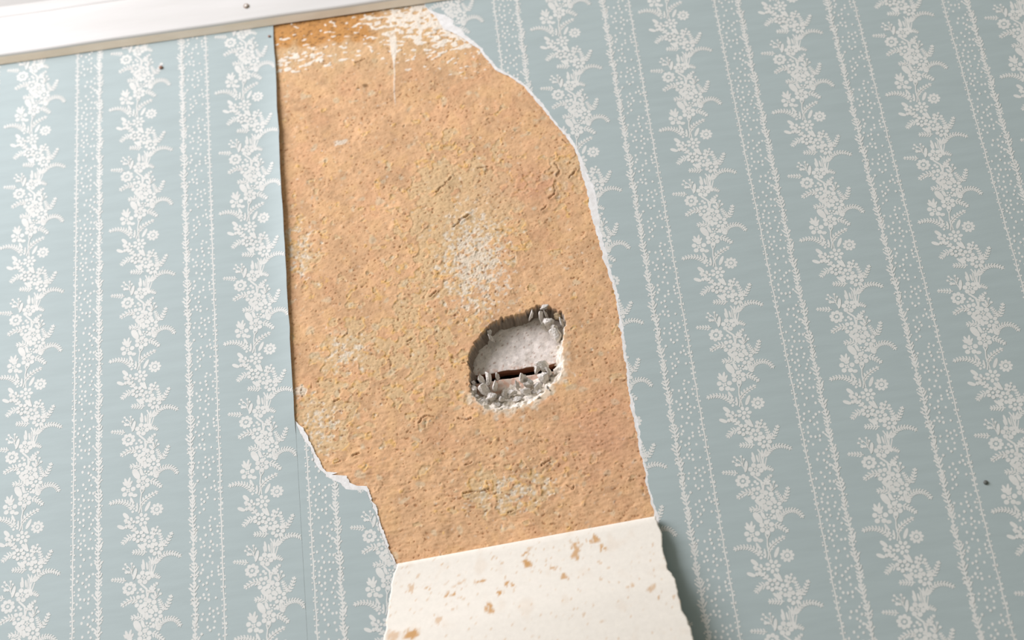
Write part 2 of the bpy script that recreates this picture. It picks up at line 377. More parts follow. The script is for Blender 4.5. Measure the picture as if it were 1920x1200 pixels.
M_DARKNAIL = two_tone('dark_tarnished_pin', lin(84, 88, 82), lin(116, 118, 110), 700, 0.6, 0.4)

# ------------------------------------------------------------------ the wall: old plaster with a hole
STEP = 0.6
GX0, GX1, GZ0, GZ1 = 0.170, 0.462, 1.895, 2.435
nx = int(round((GX1 - GX0) * 1000 / STEP)) + 1
nz = int(round((GZ1 - GZ0) * 1000 / STEP)) + 1
gx = np.linspace(GX0, GX1, nx)
gz = np.linspace(GZ0, GZ1, nz)
X, Z = np.meshgrid(gx, gz)
N = lambda a, b, s, sx=1.0: fnoise(nz, nx, STEP, a, b, s, sx)
smooth = lambda a, b, v: (lambda t: t * t * (3 - 2 * t))(np.clip((v - a) / (b - a), 0, 1))
patch = lambda i, k=1.0: np.exp(-((X - PATCH[i][0]) * 1000 / (PATCH[i][2] * k)) ** 2 - ((Z - PATCH[i][1]) * 1000 / (PATCH[i][3] * k)) ** 2)

warp = N(8, 60, 1)
warp2 = N(4, 18, 2)
pebble = N(2.2, 8, 3, 0.8)
ridges = N(2.0, 8, 4, 0.40)
fine = N(0.7, 2.2, 5)
low = smooth(2.10, 1.98, Z)
relief = (0.62 * pebble * (1 - 0.45 * low) + 0.55 * ridges * low)
relief = np.where(relief > 0, relief * 0.75, relief)
# where the peach distemper has flaked off down to the older coat
loss = (0.95 * patch(0) + 0.9 * patch(2) + 0.55 * patch(3, 1.2) + 0.95 * patch(4) + 0.8 * patch(5) + 0.75 * patch(7)
        + 0.55 * patch(8) + 0.6 * patch(10) + 0.5 * patch(11)) + 0.20 * warp + 0.12 * warp2
flake = smooth(0.50, 0.60, loss)
h = (0.11 + 0.09 * low + 0.07 * smooth(0.1, 0.6, loss)) * relief + 0.035 * fine - 0.36 * flake + 0.12 * warp
# curled lips of the flakes
lip = np.exp(-((loss - 0.48) / 0.035) ** 2) * smooth(0.1, 1.0, N(5, 30, 6))
h += 0.45 * lip
pits = smooth(1.38, 1.95, N(1.9, 6, 7, 0.9)) * (0.3 + 0.7 * smooth(-0.9, 0.4, N(15, 90, 8)))
pits = np.maximum(pits, 0.75 * smooth(1.9, 2.5, N(0.9, 2.6, 27)))
h -= 0.40 * pits
crack = smooth(0.10, 0.02, np.abs(N(6, 26, 28, 0.7))) * smooth(1.0, 1.7, N(10, 50, 29)) * smooth(0.15, 0.45, loss + 0.25 * low)
h -= 0.45 * crack
for line in CRACKS:              # loose flakes: a shadowed slit under a raised lip
    dmin = np.full(X.shape, 9.0)
    for (ax, az), (bx, bz) in zip(line[:-1], line[1:]):
        wx = X + 0.0006 * warp2
        t = np.clip(((wx - ax) * (bx - ax) + (Z - az) * (bz - az)) / ((bx - ax) ** 2 + (bz - az) ** 2), 0, 1)
        dmin = np.minimum(dmin, np.hypot(wx - ax - t * (bx - ax), Z - az - t * (bz - az)) * 1000)
    slit = smooth(0.75, 0.3, dmin + 0.15 * fine)
    crack = np.maximum(crack, slit)
    h += 0.45 * smooth(4.0, 0.8, dmin) * (1 - slit) - 0.6 * slit

# colour
peach = lin(212, 171, 129)
C = np.ones((nz, nx, 3)) * peach
blend = lambda c, k: C * (1 - k[..., None]) + c * k[..., None]
C = C * (1 + 0.055 * N(20, 120, 9) + 0.05 * N(4, 20, 10))[..., None]
C = blend(lin(220, 166, 126), 0.28 * smooth(0.3, 1.7, N(18, 90, 11)))
C = blend(lin(222, 180, 130), 0.50 * smooth(0.2, 1.5, N(14, 70, 12)))
C = blend(lin(210, 182, 138), flake * 0.70)
C = blend(lin(222, 178, 104), smooth(0.35, 0.48, loss) * (1 - smooth(0.5, 0.7, loss)) * 0.6 * smooth(0.0, 1.0, N(6, 30, 13)))
cbase = 1.1 * patch(1, 1.3) + 0.55 * patch(4, 0.7) + 0.5 * patch(5, 0.8) + 0.6 * patch(3, 0.7) + 0.5 * patch(7, 0.8)
chalk = smooth(0.32, 0.98, cbase + (0.28 * warp2 + 0.22 * N(2.0, 7, 14)) * (0.62 + 0.38 * smooth(0.05, 0.4, cbase)))
chalk = np.maximum(chalk, smooth(0.55, 0.8, patch(6) + 0.12 * warp2))
chalk = np.maximum(chalk, smooth(0.45, 0.8, patch(9) + 0.2 * warp2))
C = blend(lin(222, 213, 194), chalk * 0.72)
h += -0.12 * chalk + 0.10 * chalk * N(0.9, 2.5, 15)
grey = smooth(1.5, 2.3, N(7, 34, 16))
C = blend(lin(206, 192, 160), grey * 0.5)
C = blend(lin(206, 148, 120), 0.40 * np.exp(-((X - 0.415) / 0.03) ** 2 - ((Z - 1.990) / 0.035) ** 2) + 0.35 * np.exp(-((X - 0.385) / 0.035) ** 2 - ((Z - 2.216) / 0.018) ** 2))   # rosy stains
C = blend(lin(112, 82, 52), 0.8 * smooth(1.3, 0.5, np.hypot(X - 0.2655, Z - 2.3345) * 1000 / 2.0 + 0.25 * warp2))
# brown fly-specks and filled pits
C = blend(lin(156, 106, 68), pits * 0.70)
C = blend(lin(140, 98, 64), crack * 0.5)
speck = smooth(2.0, 2.7, N(1.0, 3.0, 17)) * smooth(1.96, 2.15, Z + 0.02 * warp)
C = blend(lin(134, 92, 60), speck * 0.75)
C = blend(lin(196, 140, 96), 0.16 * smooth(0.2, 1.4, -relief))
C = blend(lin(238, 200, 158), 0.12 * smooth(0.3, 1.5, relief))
# the strip that was under the trim: ochre glue, splashes of white paint
trim_z = lambda x: 2.4165 - 0.0215 * (x + 0.0407)
dtop = (trim_z(X) - Z) * 1000
och = smooth(34, 22, dtop + 3 * warp) * smooth(0.290, 0.265, X + 0.006 * warp)
C = blend(lin(190, 134, 66), och * 0.75)
C = blend(lin(120, 88, 60), och * smooth(0.8, 1.8, N(1.5, 8, 18, 0.4)) * 0.7)
C = blend(lin(206, 176, 132), smooth(85, 20, dtop + 6 * warp) * (1 - och) * 0.6)
cover = np.clip(smooth(64, 22, dtop + 3 * warp) * smooth(0.255, 0.300, X + 0.008 * warp) * 0.85
                + smooth(16, 6, np.abs(dtop - 40 - 2 * warp)) * smooth(0.300, 0.20, X) * 0.9
                + och * 0.30 + smooth(95, 60, dtop) * smooth(0.27, 0.33, X) * 0.30
                + np.exp(-((X - 0.345) / 0.02) ** 2 - ((dtop - 42) / 10) ** 2) * 0.6
                + np.exp(-((X - 0.325) / 0.035) ** 2 - ((dtop - 12) / 10) ** 2) * 0.7, 0, 1.3)
spl = 0.80 * N(2.6, 14, 19, 0.38) + 0.60 * N(2.4, 9, 20, 0.7)
thr = 2.15 - 2.35 * cover
splash = smooth(thr, thr + 0.22, spl) * smooth(0.02, 0.2, cover)
drip_w = 0.0006 + 0.0020 * smooth(2.350, 2.368, Z)
drip = smooth(1.25, 0.8, np.abs(X - 0.2880 - 0.0035 * smooth(2.30, 2.38, Z) + 0.0004 * jit(Z, 3, 0.01)) / drip_w) * smooth(2.308, 2.318, Z) * smooth(2.388, 2.376, Z)
splash = np.maximum(splash, drip * (0.55 + 0.45 * smooth(2.345, 2.355, Z)))
C = blend(lin(234, 224, 206), splash * 0.93)
h += 0.18 * splash

# hole: inside distance to the outline, slope width of its nearest edge
hp = np.array(HOLE)
hx, hz, hw = hp[:, 0], hp[:, 1], hp[:, 2]
sub = (X > hx.min() - 0.01) & (X < hx.max() + 0.01) & (Z > hz.min() - 0.01) & (Z < hz.max() + 0.01)
qx, qz = X[sub], Z[sub]
best = np.full(qx.shape, 1e9)
bw = np.zeros(qx.shape)
inside = np.zeros(qx.shape, bool)
for i in range(len(hp)):
    j = (i + 1) % len(hp)
    ax, az, bx, bz = hx[i], hz[i], hx[j], hz[j]
    t = np.clip(((qx - ax) * (bx - ax) + (qz - az) * (bz - az)) / ((bx - ax) ** 2 + (bz - az) ** 2), 0, 1)
    d = np.hypot(qx - ax - t * (bx - ax), qz - az - t * (bz - az))
    c = d < best
    best[c] = d[c]
    bw[c] = (hw[i] * (1 - t) + hw[j] * t)[c]
    cr = ((az > qz) != (bz > qz)) & (qx < (bx - ax) * (qz - az) / (bz - az + 1e-12) + ax)
    inside ^= cr
sd = np.full(X.shape, -9.0)
wd = np.ones(X.shape)
sd[sub] = np.where(inside, best, -best) * 1000
wd[sub] = bw
crumb_n = N(1.6, 6, 21)
sdn = sd + 0.45 * N(2.2, 9, 22) * (sd > -5)
frac = np.clip(sdn / np.maximum(2.0, wd * np.where(wd > 9, 1.22, 0.95)), 0, 1.4)
LATH_D = 14.0
depth = np.where(sdn > 0, LATH_D * np.minimum(frac ** 0.8, 1.05) + np.minimum(sdn, 1.2) * 0.3, 0)
rough_k = smooth(0.0, 1.0, sdn) * (wd > 2.5)
broken = smooth(-0.1, 0.35, sdn)
h = h * (1 - broken) + broken * (0.9 * N(6, 18, 21) + 0.22 * N(2.5, 8, 23)) * np.where(wd > 2.5, 1.0, 0.2)
lime = np.ones((nz, nx, 3)) * lin(232, 222, 206)
lime *= (1 + 0.10 * N(1.2, 6, 24) + 0.05 * N(6, 20, 25))[..., None]
lime = lime * (1 - (0.35 * smooth(0.8, 1.8, N(0.8, 3, 26)))[..., None])
C = C * (1 - broken[..., None]) + lime * broken[..., None]
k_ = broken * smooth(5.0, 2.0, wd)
C = C * (1 - 0.8 * k_[..., None]) + lin(92, 74, 60) * (0.8 * k_[..., None])   # shade inside the steep rim, painted in as dark brown
# dusting of lime on the rim below and right of the hole
dust = smooth(-6.5, -0.3, sdn + 1.6 * warp2) * (1 - broken) * smooth(4, 9, wd)
C = blend(lin(220, 206, 182), dust * 0.75)
keep = ~(depth > LATH_D * 1.03)
edge = smooth(0, 8, np.minimum(np.minimum(X - GX0, GX1 - X), np.minimum(Z - GZ0, GZ1 - Z)) * 1000)
Y = (-h * edge + depth) / 1000.0
vid = np.arange(nz * nx).reshape(nz, nx)
q = grid_faces(nz, nx)
kf = keep.ravel()[q].any(axis=1)
q = q[kf]
gv = np.stack([X.ravel(), Y.ravel(), Z.ravel()], 1)
# plain wall around the exposed patch, closed at the back
WX0, WX1, WZ0, WZ1, WD = LX0 - 0.005, RX1 + 0.005, 0.0, 2.60, 0.12
fv = [(WX0, 0, WZ0), (WX1, 0, WZ0), (WX1, 0, WZ1), (WX0, 0, WZ1),
      (GX0, 0, GZ0), (GX1, 0, GZ0), (GX1, 0, GZ1), (GX0, 0, GZ1),
      (WX0, WD, WZ0), (WX1, WD, WZ0), (WX1, WD, WZ1), (WX0, WD, WZ1)]
ff = [(0, 1, 5, 4), (1, 2, 6, 5), (2, 3, 7, 6), (3, 0, 4, 7),
      (9, 8, 11, 10), (0, 3, 11, 8), (1, 9, 10, 2), (0, 8, 9, 1), (3, 2, 10, 11)]
n0 = len(gv)
allv = np.concatenate([gv, np.array(fv)])
allf = np.concatenate([q, np.array(ff) + n0])
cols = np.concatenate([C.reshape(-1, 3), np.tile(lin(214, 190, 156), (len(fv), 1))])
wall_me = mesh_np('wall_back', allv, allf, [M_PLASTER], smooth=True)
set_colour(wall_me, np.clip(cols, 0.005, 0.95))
wall = link('wall_back', wall_me)
wall['kind'] = 'structure'
wall['label'] = 'bare peach plaster wall with flaking patches and a hole down to the laths'


# laths behind the hole
def lath(x0, x1, z0, z1, y0, th, seed, coat, tilt):
    st = 0.001
    ncx, ncz = int((x1 - x0) / st) + 1, int((z1 - z0) / st) + 1
    xs, zs = np.meshgrid(np.linspace(x0, x1, ncx), np.linspace(z0, z1, ncz))
    nn = lambda a, b, s, sx=1.0: fnoise(ncz, ncx, 1.0, a, b, s + seed, sx)
    hh = 0.25 * nn(6, 40, 1) + 0.10 * nn(1.5, 5, 2) + (0.15 * nn(2, 8, 3, 0.2) if not coat else 0)
    zz = zs + tilt * (xs - x0) + np.where(zs < z0 + 0.0005, 0.0006 * jit(xs, seed, 0.01), 0)
    v = np.stack([xs.ravel(), (y0 - hh / 1000).ravel(), zz.ravel()], 1)
    f = grid_faces(ncz, ncx)
    mi = np.zeros(len(f), int)
    n = len(v)
    # back and the four sides, in raw wood
    ring = list(range(ncx)) + [r * ncx + ncx - 1 for r in range(1, ncz)] + [(ncz - 1) * ncx + c for c in range(ncx - 2, -1, -1)] + [r * ncx for r in range(ncz - 2, 0, -1)]
    bv = v[ring].copy()
    bv[:, 1] = y0 + th
    v = np.concatenate([v, bv])
    sf = [(ring[(k + 1) % len(ring)], ring[k], n + k, n + (k + 1) % len(ring)) for k in range(len(ring))]
    f = np.concatenate([f, np.array(sf)])
    mi = np.concatenate([mi, np.ones(len(sf), int)])
    if coat:
        c = np.ones((ncz, ncx, 3)) * lin(224, 214, 203)
        c *= (1 + 0.06 * nn(5, 30, 4) + 0.06 * nn(1.5, 4, 5))[..., None]
        k = smooth(1.5, 2.3, nn(1.3, 4, 6))[..., None] * 0.75
        c = c * (1 - k) + lin(150, 108, 84) * k
        k = (smooth(0.006, 0.0, zs - z0) * smooth(-0.3, 0.8, nn(2, 8, 7)))[..., None] * 0.6
        c = c * (1 - k) + lin(196, 150, 124) * k
    else:
        c = np.ones((ncz, ncx, 3)) * lin(206, 170, 148)
        c *= (1 + 0.10 * nn(2, 10, 4, 0.12))[..., None]
        k = smooth(-0.8, 0.6, nn(3, 14, 6))[..., None] * 0.75
        c = c * (1 - k) + lin(216, 202, 186) * k
    me = mesh_np('lath', v, f, [M_LATHCOAT, M_WOOD], mi, smooth=True)
    set_colour(me, np.clip(np.concatenate([c.reshape(-1, 3), np.tile(lin(150, 108, 84), (len(bv), 1))]), 0.01, 0.95))
    o = link('lath', me, wall)
    return o


o = lath(0.285, 0.440, 2.0636, 2.130, 0.0138, 0.0080, 100, True, 0.0)
o['label'] = 'upper lath smeared with grey lime plaster'
o = lath(0.285, 0.440, 1.990, 2.0563, 0.0140, 0.0080, 200, False, 0.010)
o['label'] = 'lower lath of pale pinkish wood under crumbs'
o = lath(0.285, 0.440, 2.1370, 2.200, 0.0140, 0.0080, 300, True, 0.0)


# crumbs of broken plaster clinging in the hole
def crumb_mesh(seed, mat):
    rng = np.random.default_rng(seed)
    import bmesh
    bm = bmesh.new()
    bmesh.ops.create_icosphere(bm, subdivisions=3, radius=0.5)
    dirs = rng.standard_normal((16, 3))
    dirs /= np.linalg.norm(dirs, axis=1)[:, None]
    lim = rng.uniform(0.20, 0.42, 16)
    ph = rng.uniform(0, 60, 3)
    for v in bm.verts:
        p = np.array(v.co)
        for d, l in zip(dirs, lim):      # chip flat facets off the lump
            s = p @ d
            if s > l:
                p = p - d * (s - l) * 0.95
        q3 = Vector(p) + Vector(ph)
        p = p * (1 + 0.26 * mnoise.noise(q3 * 3.5) + 0.20 * mnoise.noise(q3 * 8.0) + 0.12 * mnoise.noise(q3 * 16.0))
        v.co = p
    me = bpy.data.meshes.new('plaster_crumb')
    bm.to_mesh(me)
    bm.free()
    me.materials.append(mat)
    me.polygons.foreach_set('use_smooth', np.ones(len(me.polygons), bool))
    return me


crumbs = [crumb_mesh(60 + k, M_CRUMB) for k in range(6)]
tan_crumb = crumb_mesh(90, M_CRUMB_TAN)


def depth_at(x, z):
    i = int(np.clip(round((z - GZ0) / (GZ1 - GZ0) * (nz - 1)), 0, nz - 1))
    k = int(np.clip(round((x - GX0) / (GX1 - GX0) * (nx - 1)), 0, nx - 1))
    return min(float(depth[i, k]), LATH_D) / 1000


for k, (x, z, a, b) in enumerate(CRUMBS):
    o = link('plaster_crumb', tan_crumb if k == 34 else crumbs[k % 6], wall)
    dd = depth_at(x, z)
    th = max(1.0 * min(a, b), 1.45 * (dd * 1000 - 4.0))      # reaches back to what it clings to
    o.scale = (a * 1.32 / 1000, th * 1.30 / 1000, b * 1.28 / 1000)
    o.location = (x, min(dd, 0.0048), z - 0.0006)
    o.rotation_euler = (random.uniform(-.2, .2), random.uniform(-.35, .35), random.uniform(-.2, .2))
rng = random.Random(9)
for k in range(40):             # smaller grit along the lower slope
    ang = rng.uniform(math.pi * 1.02, math.pi * 2.05)
    rr = rng.uniform(0.55, 0.93)
    x = 0.358 + 0.036 * rr * math.cos(ang)
    z = 2.055 + 0.030 * rr * math.sin(ang)
    s = rng.uniform(1.4, 4.2)
    o = link('plaster_crumb', crumbs[k % 6], wall)
    dd = depth_at(x, z)
    o.scale = (s / 1000 * rng.uniform(.8, 1.4), s / 1000, s / 1000 * rng.uniform(.7, 1.1))
    o.location = (x, dd - 0.2 * s / 1000, z)
    o.rotation_euler = (rng.uniform(0, 3), rng.uniform(0, 3), rng.uniform(0, 3))

# ------------------------------------------------------------------ white moulding along the top
prof = [(0.0016, 0.0), (0.0066, 0.0036), (0.0078, 0.0044), (0.0084, 0.0056), (0.0092, 0.0385), (0.0089, 0.0410), (0.0080, 0.0432),
        (0.0078, 0.0445), (0.0083, 0.0455), (0.0085, 0.0470), (0.0083, 0.0560), (0.0102, 0.0600), (0.0140, 0.0680),
        (0.0200, 0.0770), (0.0280, 0.0840), (0.0340, 0.0870), (0.0340, 0.1000), (0.0016, 0.1000)]
TX0, TX1 = WX0, WX1
xs = np.arange(TX0, TX1 + 1e-6, 0.004)
tv = []
for x in xs:
    for (d, zz) in prof:
        w1 = 0.0004 * jit(x, 51, 0.05) + (0.0005 * jit(x, 52, 0.012) if zz < 0.003 else 0)
        tv.append((x, -d - w1 * 0.4, trim_z(x) - 0.0012 + zz + (w1 if 0 < zz < 0.08 or d > 0.005 else 0)))
npf = len(prof)
tf, tm = [], []
for i in range(len(xs) - 1):
    for j in range(npf):
        k = (j + 1) % npf
        tf.append((i * npf + k, i * npf + j, (i + 1) * npf + j, (i + 1) * npf + k))
        tm.append(1 if j in (0,) else 0)
trim_me = mesh_np('trim_1', tv, tf, [M_TRIM, M_TRIMEDGE], tm)
trim = link('trim_1', trim_me)
trim['kind'] = 'structure'
trim['label'] = 'white painted moulding running along the top of the wall'


# ------------------------------------------------------------------ printed pattern, as flat raised ink
class Ink:
    def __init__(self):
        self.v, self.t, self.lay, self.n = [], [], [], 0

    def poly(self, pts, centre=None):
        pts = [tuple(p) for p in pts]
        c = centre or (sum(p[0] for p in pts) / len(pts), sum(p[1] for p in pts) / len(pts))
        b = len(self.v)
        self.v.append(c)
        self.v += pts
        self.lay += [self.n] * (len(pts) + 1)
        m = len(pts)
        self.t += [(b, b + 1 + i, b + 1 + (i + 1) % m) for i in range(m)]
        self.n += 1

    def disc(self, x, y, rx, ry=None, ang=0, n=9):
        ry = ry or rx
        ca, sa = math.cos(ang), math.sin(ang)
        self.poly([(x + rx * math.cos(t) * ca - ry * math.sin(t) * sa, y + rx * math.cos(t) * sa + ry * math.sin(t) * ca)
                   for t in (2 * math.pi * i / n for i in range(n))], (x, y))

    def leaf(self, x0, y0, x1, y1, w):
        dx, dy = x1 - x0, y1 - y0
        px, py = -dy, dx
        L = math.hypot(dx, dy) + 1e-9
        px, py = px / L * w / 2, py / L * w / 2
        w *= 1.14
        side = [(0.0, 0.35), (0.15, 0.8), (0.4, 1.0), (0.7, 0.9), (0.9, 0.55), (1.0, 0.0)]
        a = [(x0 + dx * t + px * k, y0 + dy * t + py * k) for t, k in side]
        b = [(x0 + dx * t - px * k, y0 + dy * t - py * k) for t, k in side[:-1]]
        self.poly(a + b[::-1])

    def stem(self, pts, w):
        for (a, b) in zip(pts[:-1], pts[1:]):
            dx, dy = b[0] - a[0], b[1] - a[1]
            L = math.hypot(dx, dy) + 1e-9
            px, py = -dy / L * w / 2, dx / L * w / 2
            ex, ey = dx / L * w * 0.3, dy / L * w * 0.3
            self.poly([(a[0] - ex + px, a[1] - ey + py), (a[0] - ex - px, a[1] - ey - py), (b[0] + ex - px, b[1] + ey - py), (b[0] + ex + px, b[1] + ey + py)])

    def fern(self, pts, n, l):
        n, l = int(round(n * 1.3)), l * 1.08
        d = [0]
        for a, b in zip(pts[:-1], pts[1:]):
            d.append(d[-1] + math.hypot(b[0] - a[0], b[1] - a[1]))
        xs_, ys_ = [p[0] for p in pts], [p[1] for p in pts]
        m = 12
        path = [(float(np.interp(d[-1] * i / m, d, xs_)), float(np.interp(d[-1] * i / m, d, ys_))) for i in range(m + 1)]
        for _ in range(2):
            path = [path[0]] + [((path[i - 1][0] + 2 * path[i][0] + path[i + 1][0]) / 4, (path[i - 1][1] + 2 * path[i][1] + path[i + 1][1]) / 4) for i in range(1, m)] + [path[-1]]
        self.stem(path[::2], 0.75)
        wl_ = min(d[-1] / n * 0.54, l * 0.55)
        for i in range(n):
            u = (i + 0.55) / n * m * 0.97
            k = min(int(u), m - 1)
            x = path[k][0] + (path[k + 1][0] - path[k][0]) * (u - k)
            y = path[k][1] + (path[k + 1][1] - path[k][1]) * (u - k)
            tx, ty = path[k + 1][0] - path[k][0], path[k + 1][1] - path[k][1]
            L = math.hypot(tx, ty) + 1e-9
            tx, ty = tx / L, ty / L
            s = l * (1.0 - 0.35 * (i / max(1, n - 1)))
            for sg in (-1, 1):
                nx_, ny_ = -ty * sg, tx * sg
                self.leaf(x + nx_ * .15, y + ny_ * .15, x + (nx_ * 0.82 + tx * 0.57) * s, y + (ny_ * 0.82 + ty * 0.57) * s, wl_)
        a, b = path[-2], path[-1]
        L = math.hypot(b[0] - a[0], b[1] - a[1]) + 1e-9
        e = l * 0.5
        self.leaf(a[0], a[1], b[0] + (b[0] - a[0]) / L * e * .5, b[1] + (b[1] - a[1]) / L * e * .5, wl_ * 1.1)

    def flower(self, x, y, r, n, kind, ph):
        if kind == 'Y':            # daisy: open ring of petals and an eye
            for i in range(n):
                a = 2 * math.pi * (i + ph) / n
                self.disc(x + 0.70 * r * math.cos(a), y + 0.70 * r * math.sin(a), 0.33 * r, 0.245 * r, a, 8)
            self.disc(x, y, 0.30 * r, n=9)
        elif kind == 'F':
            for i in range(n):
                a = 2 * math.pi * (i + ph) / n
                self.disc(x + 0.71 * r * math.cos(a), y + 0.71 * r * math.sin(a), 0.33 * r, 0.30 * r, a, 9)
            self.disc(x, y, 0.24 * r, n=8)
        else:                      # rose: outer petals closing round an inner bud
            for i in range(n):
                a = 2 * math.pi * (i + ph) / n
                self.disc(x + 0.69 * r * math.cos(a), y + 0.69 * r * math.sin(a), 0.34 * r, 0.35 * r, a, 9)
            for i in range(4):
                a = 2 * math.pi * (i + ph + 0.4) / 4
                self.disc(x + 0.20 * r * math.cos(a), y + 0.20 * r * math.sin(a), 0.16 * r, 0.13 * r, a, 8)

    def arrays(self):
        return np.array(self.v) / 1000.0, np.array(self.t, dtype=np.int64), np.array(self.lay)


def garland_tile():
    k = Ink()
    r = random.Random(2)
    for e in MOTIF:
        if e[0] in 'YFR':
            k.flower(e[1], e[2], e[3], e[4], e[0], r.random())
        elif e[0] == 'L':
            k.leaf(*e[1:])
        elif e[0] == 'N':
            k.fern(e[1], e[2], e[3])
        elif e[0] == 'S':
            k.stem(e[1], e[2])
        else:
            k.disc(e[1], e[2], e[3], n=8)
    return k.arrays()


def stripe_tile(thin_x, thick_x, seed):
    """thin beaded line, leafy vine and the dots between them, one repeat tall (mm)"""
    k = Ink()
    r = random.Random(seed)
    PM = P * 1000
    sg = 1 if thick_x > thin_x else -1
    nseg = 36
    k.stem([(thin_x + 0.18 * math.sin(i * 1.05), -PM * i / nseg) for i in range(nseg + 1)], 0.95)
    nb = 26
    for i in range(nb):
        y = -PM * (i + 0.5) / nb
        big = r.random() < 0.18
        for s in (-1, 1):
            rr = r.uniform(0.58, 0.82)
            k.disc(thin_x + s * r.uniform(1.0, 1.35), y + r.uniform(-1.3, 1.3), rr, rr * 1.1, 0, 7)
            if big:
                k.leaf(thin_x, y - 1.2, thin_x + s * 1.9, y + 0.9, 0.8)
    nv = 40
    for i in range(nv):
        y = -PM * (i + 0.5) / nv
        wob_ = 0.35 * math.sin(i * 2 * math.pi * 4 / nv)
        full = 1.0 + 0.35 * math.sin(i * 2 * math.pi * 9 / nv)
        k.leaf(thick_x + wob_, y - 2.0, thick_x + wob_, y + 1.6, 1.15)
        for s in (-1, 1):
            a = r.uniform(0.42, 0.85)
            l_ = 3.7 * full * r.uniform(0.72, 1.25)
            k.leaf(thick_x + wob_ + s * 0.1, y - 1.6, thick_x + wob_ + s * l_ * math.sin(a), y - 1.6 + l_ * math.cos(a), 1.35)
            if i % 3 == 0:
                k.disc(thick_x + wob_ + s * r.uniform(1.9, 2.6), y - 1.4, 0.72, n=7)
    x0, x1 = sorted((thin_x + sg * 2.8, thick_x - sg * 3.6))
    pts = []
    tries = 0
    while len(pts) < 72 and tries < 6000:
        tries += 1
        p_ = (r.uniform(x0, x1), -r.uniform(0, PM))
        near = 0
        for q_ in pts:
            dy = abs(p_[1] - q_[1])
            dy = min(dy, PM - dy)
            if math.hypot(p_[0] - q_[0], dy) < 2.5:
                near = 1
                break
        if not near:
            pts.append(p_)
            k.disc(p_[0], p_[1], r.uniform(0.84, 1.0), r.uniform(1.0, 1.3), 0, 8)
    return k.arrays()


def repeat(tile, z_first, n):
    v, t, lay = tile
    vs, ts, ls = [], [], []
    for i in range(n):
        vv = v.copy()
        vv[:, 1] += z_first - i * P
        vs.append(vv)
        ts.append(t + i * len(v))
        ls.append(lay)
    return np.concatenate(vs), np.concatenate(ts), np.concatenate(ls)


def clip(v, t, lay, s):
    """keep the part of the triangles where the vertex field s is positive"""
    pos = s > 0
    cnt = pos[t].sum(1)
    out = [t[cnt == 3]]
    nv, nl, extra = [], [], []
    base = len(v)
    for tri in t[(cnt == 1) | (cnt == 2)]:
        poly = []
        for a, b in ((0, 1), (1, 2), (2, 0)):
            ia, ib = tri[a], tri[b]
            if pos[ia]:
                poly.append(ia)
            if pos[ia] != pos[ib]:
                f = s[ia] / (s[ia] - s[ib])
                nv.append(v[ia] + (v[ib] - v[ia]) * f)
                nl.append(lay[ia])
                poly.append(base + len(nv) - 1)
        for i in range(1, len(poly) - 1):
            extra.append((poly[0], poly[i], poly[i + 1]))
    if nv:
        v = np.concatenate([v, np.array(nv)])
        lay = np.concatenate([lay, np.array(nl)])
    if extra:
        out.append(np.array(extra))
    t = np.concatenate(out) if out else t[:0]
    used, inv = np.unique(t, return_inverse=True)
    return v[used], inv.reshape(-1, 3), lay[used]


def ink_mesh(name, v, t, lay, x_org, lifted=None):
    off = OFF_F + 0.00003 + 0.0000022 * (lay % 61)
    if lifted is not None:
        off = off + lifted(v[:, 0] + x_org, v[:, 1])
    vv = np.stack([v[:, 0], -off, v[:, 1]], 1)
    a, b, c = vv[t[:, 0]], vv[t[:, 1]], vv[t[:, 2]]
    ny = np.cross(b - a, c - a)[:, 1]
    t = np.where((ny > 0)[:, None], t[:, ::-1], t)
    return mesh_np(name, vv, t, [M_PRINT])


GARLAND = garland_tile()
STRIPE_E = stripe_tile(0.300 * W * 1000, 0.512 * W * 1000, 5)      # thin line left, vine right
STRIPE_O = stripe_tile(0.532 * W * 1000, 0.297 * W * 1000, 6)      # vine left, thin line right
NREP = int((ZT - ZB) / P) + 3


def column(tile, z_phase, extra=None, x_org=0.0, lifted=None, name='garland_print'):
    first = z_phase + math.ceil((ZT + P - z_phase) / P) * P
    v, t, lay = repeat(tile, first, NREP)
    s = np.minimum(ZT - v[:, 1], v[:, 1] - ZB)
    v, t, lay = clip(v, t, lay, s)
    if extra is not None:
        s = extra(v[:, 0] + x_org, v[:, 1])
        v, t, lay = clip(v, t, lay, s)
    if len(t) == 0:
        return None
    return ink_mesh(name, v, t, lay, x_org, lifted)


def sheet(rows, name, off, mat, lifted=None, parent=None):
    """rows: list of (z, x array of constant length) blocks"""
    vs, fs, base = [], [], 0
    for block in rows:
        nr, nc = len(block), len(block[0][1])
        xx = np.array([r_[1] for r_ in block])
        zz = np.repeat(np.array([r_[0] for r_ in block])[:, None], nc, 1)
        o_ = np.full(xx.shape, off)
        if lifted is not None:
            o_ = o_ + lifted(xx, zz)
        vs.append(np.stack([xx.ravel(), -o_.ravel(), zz.ravel()], 1))
        fs.append(grid_faces(nr, nc, base, flip=block[0][0] > block[-1][0]))
        base += nr * nc
    return link(name, mesh_np(name, np.concatenate(vs), np.concatenate(fs), [mat], smooth=lifted is not None), parent)


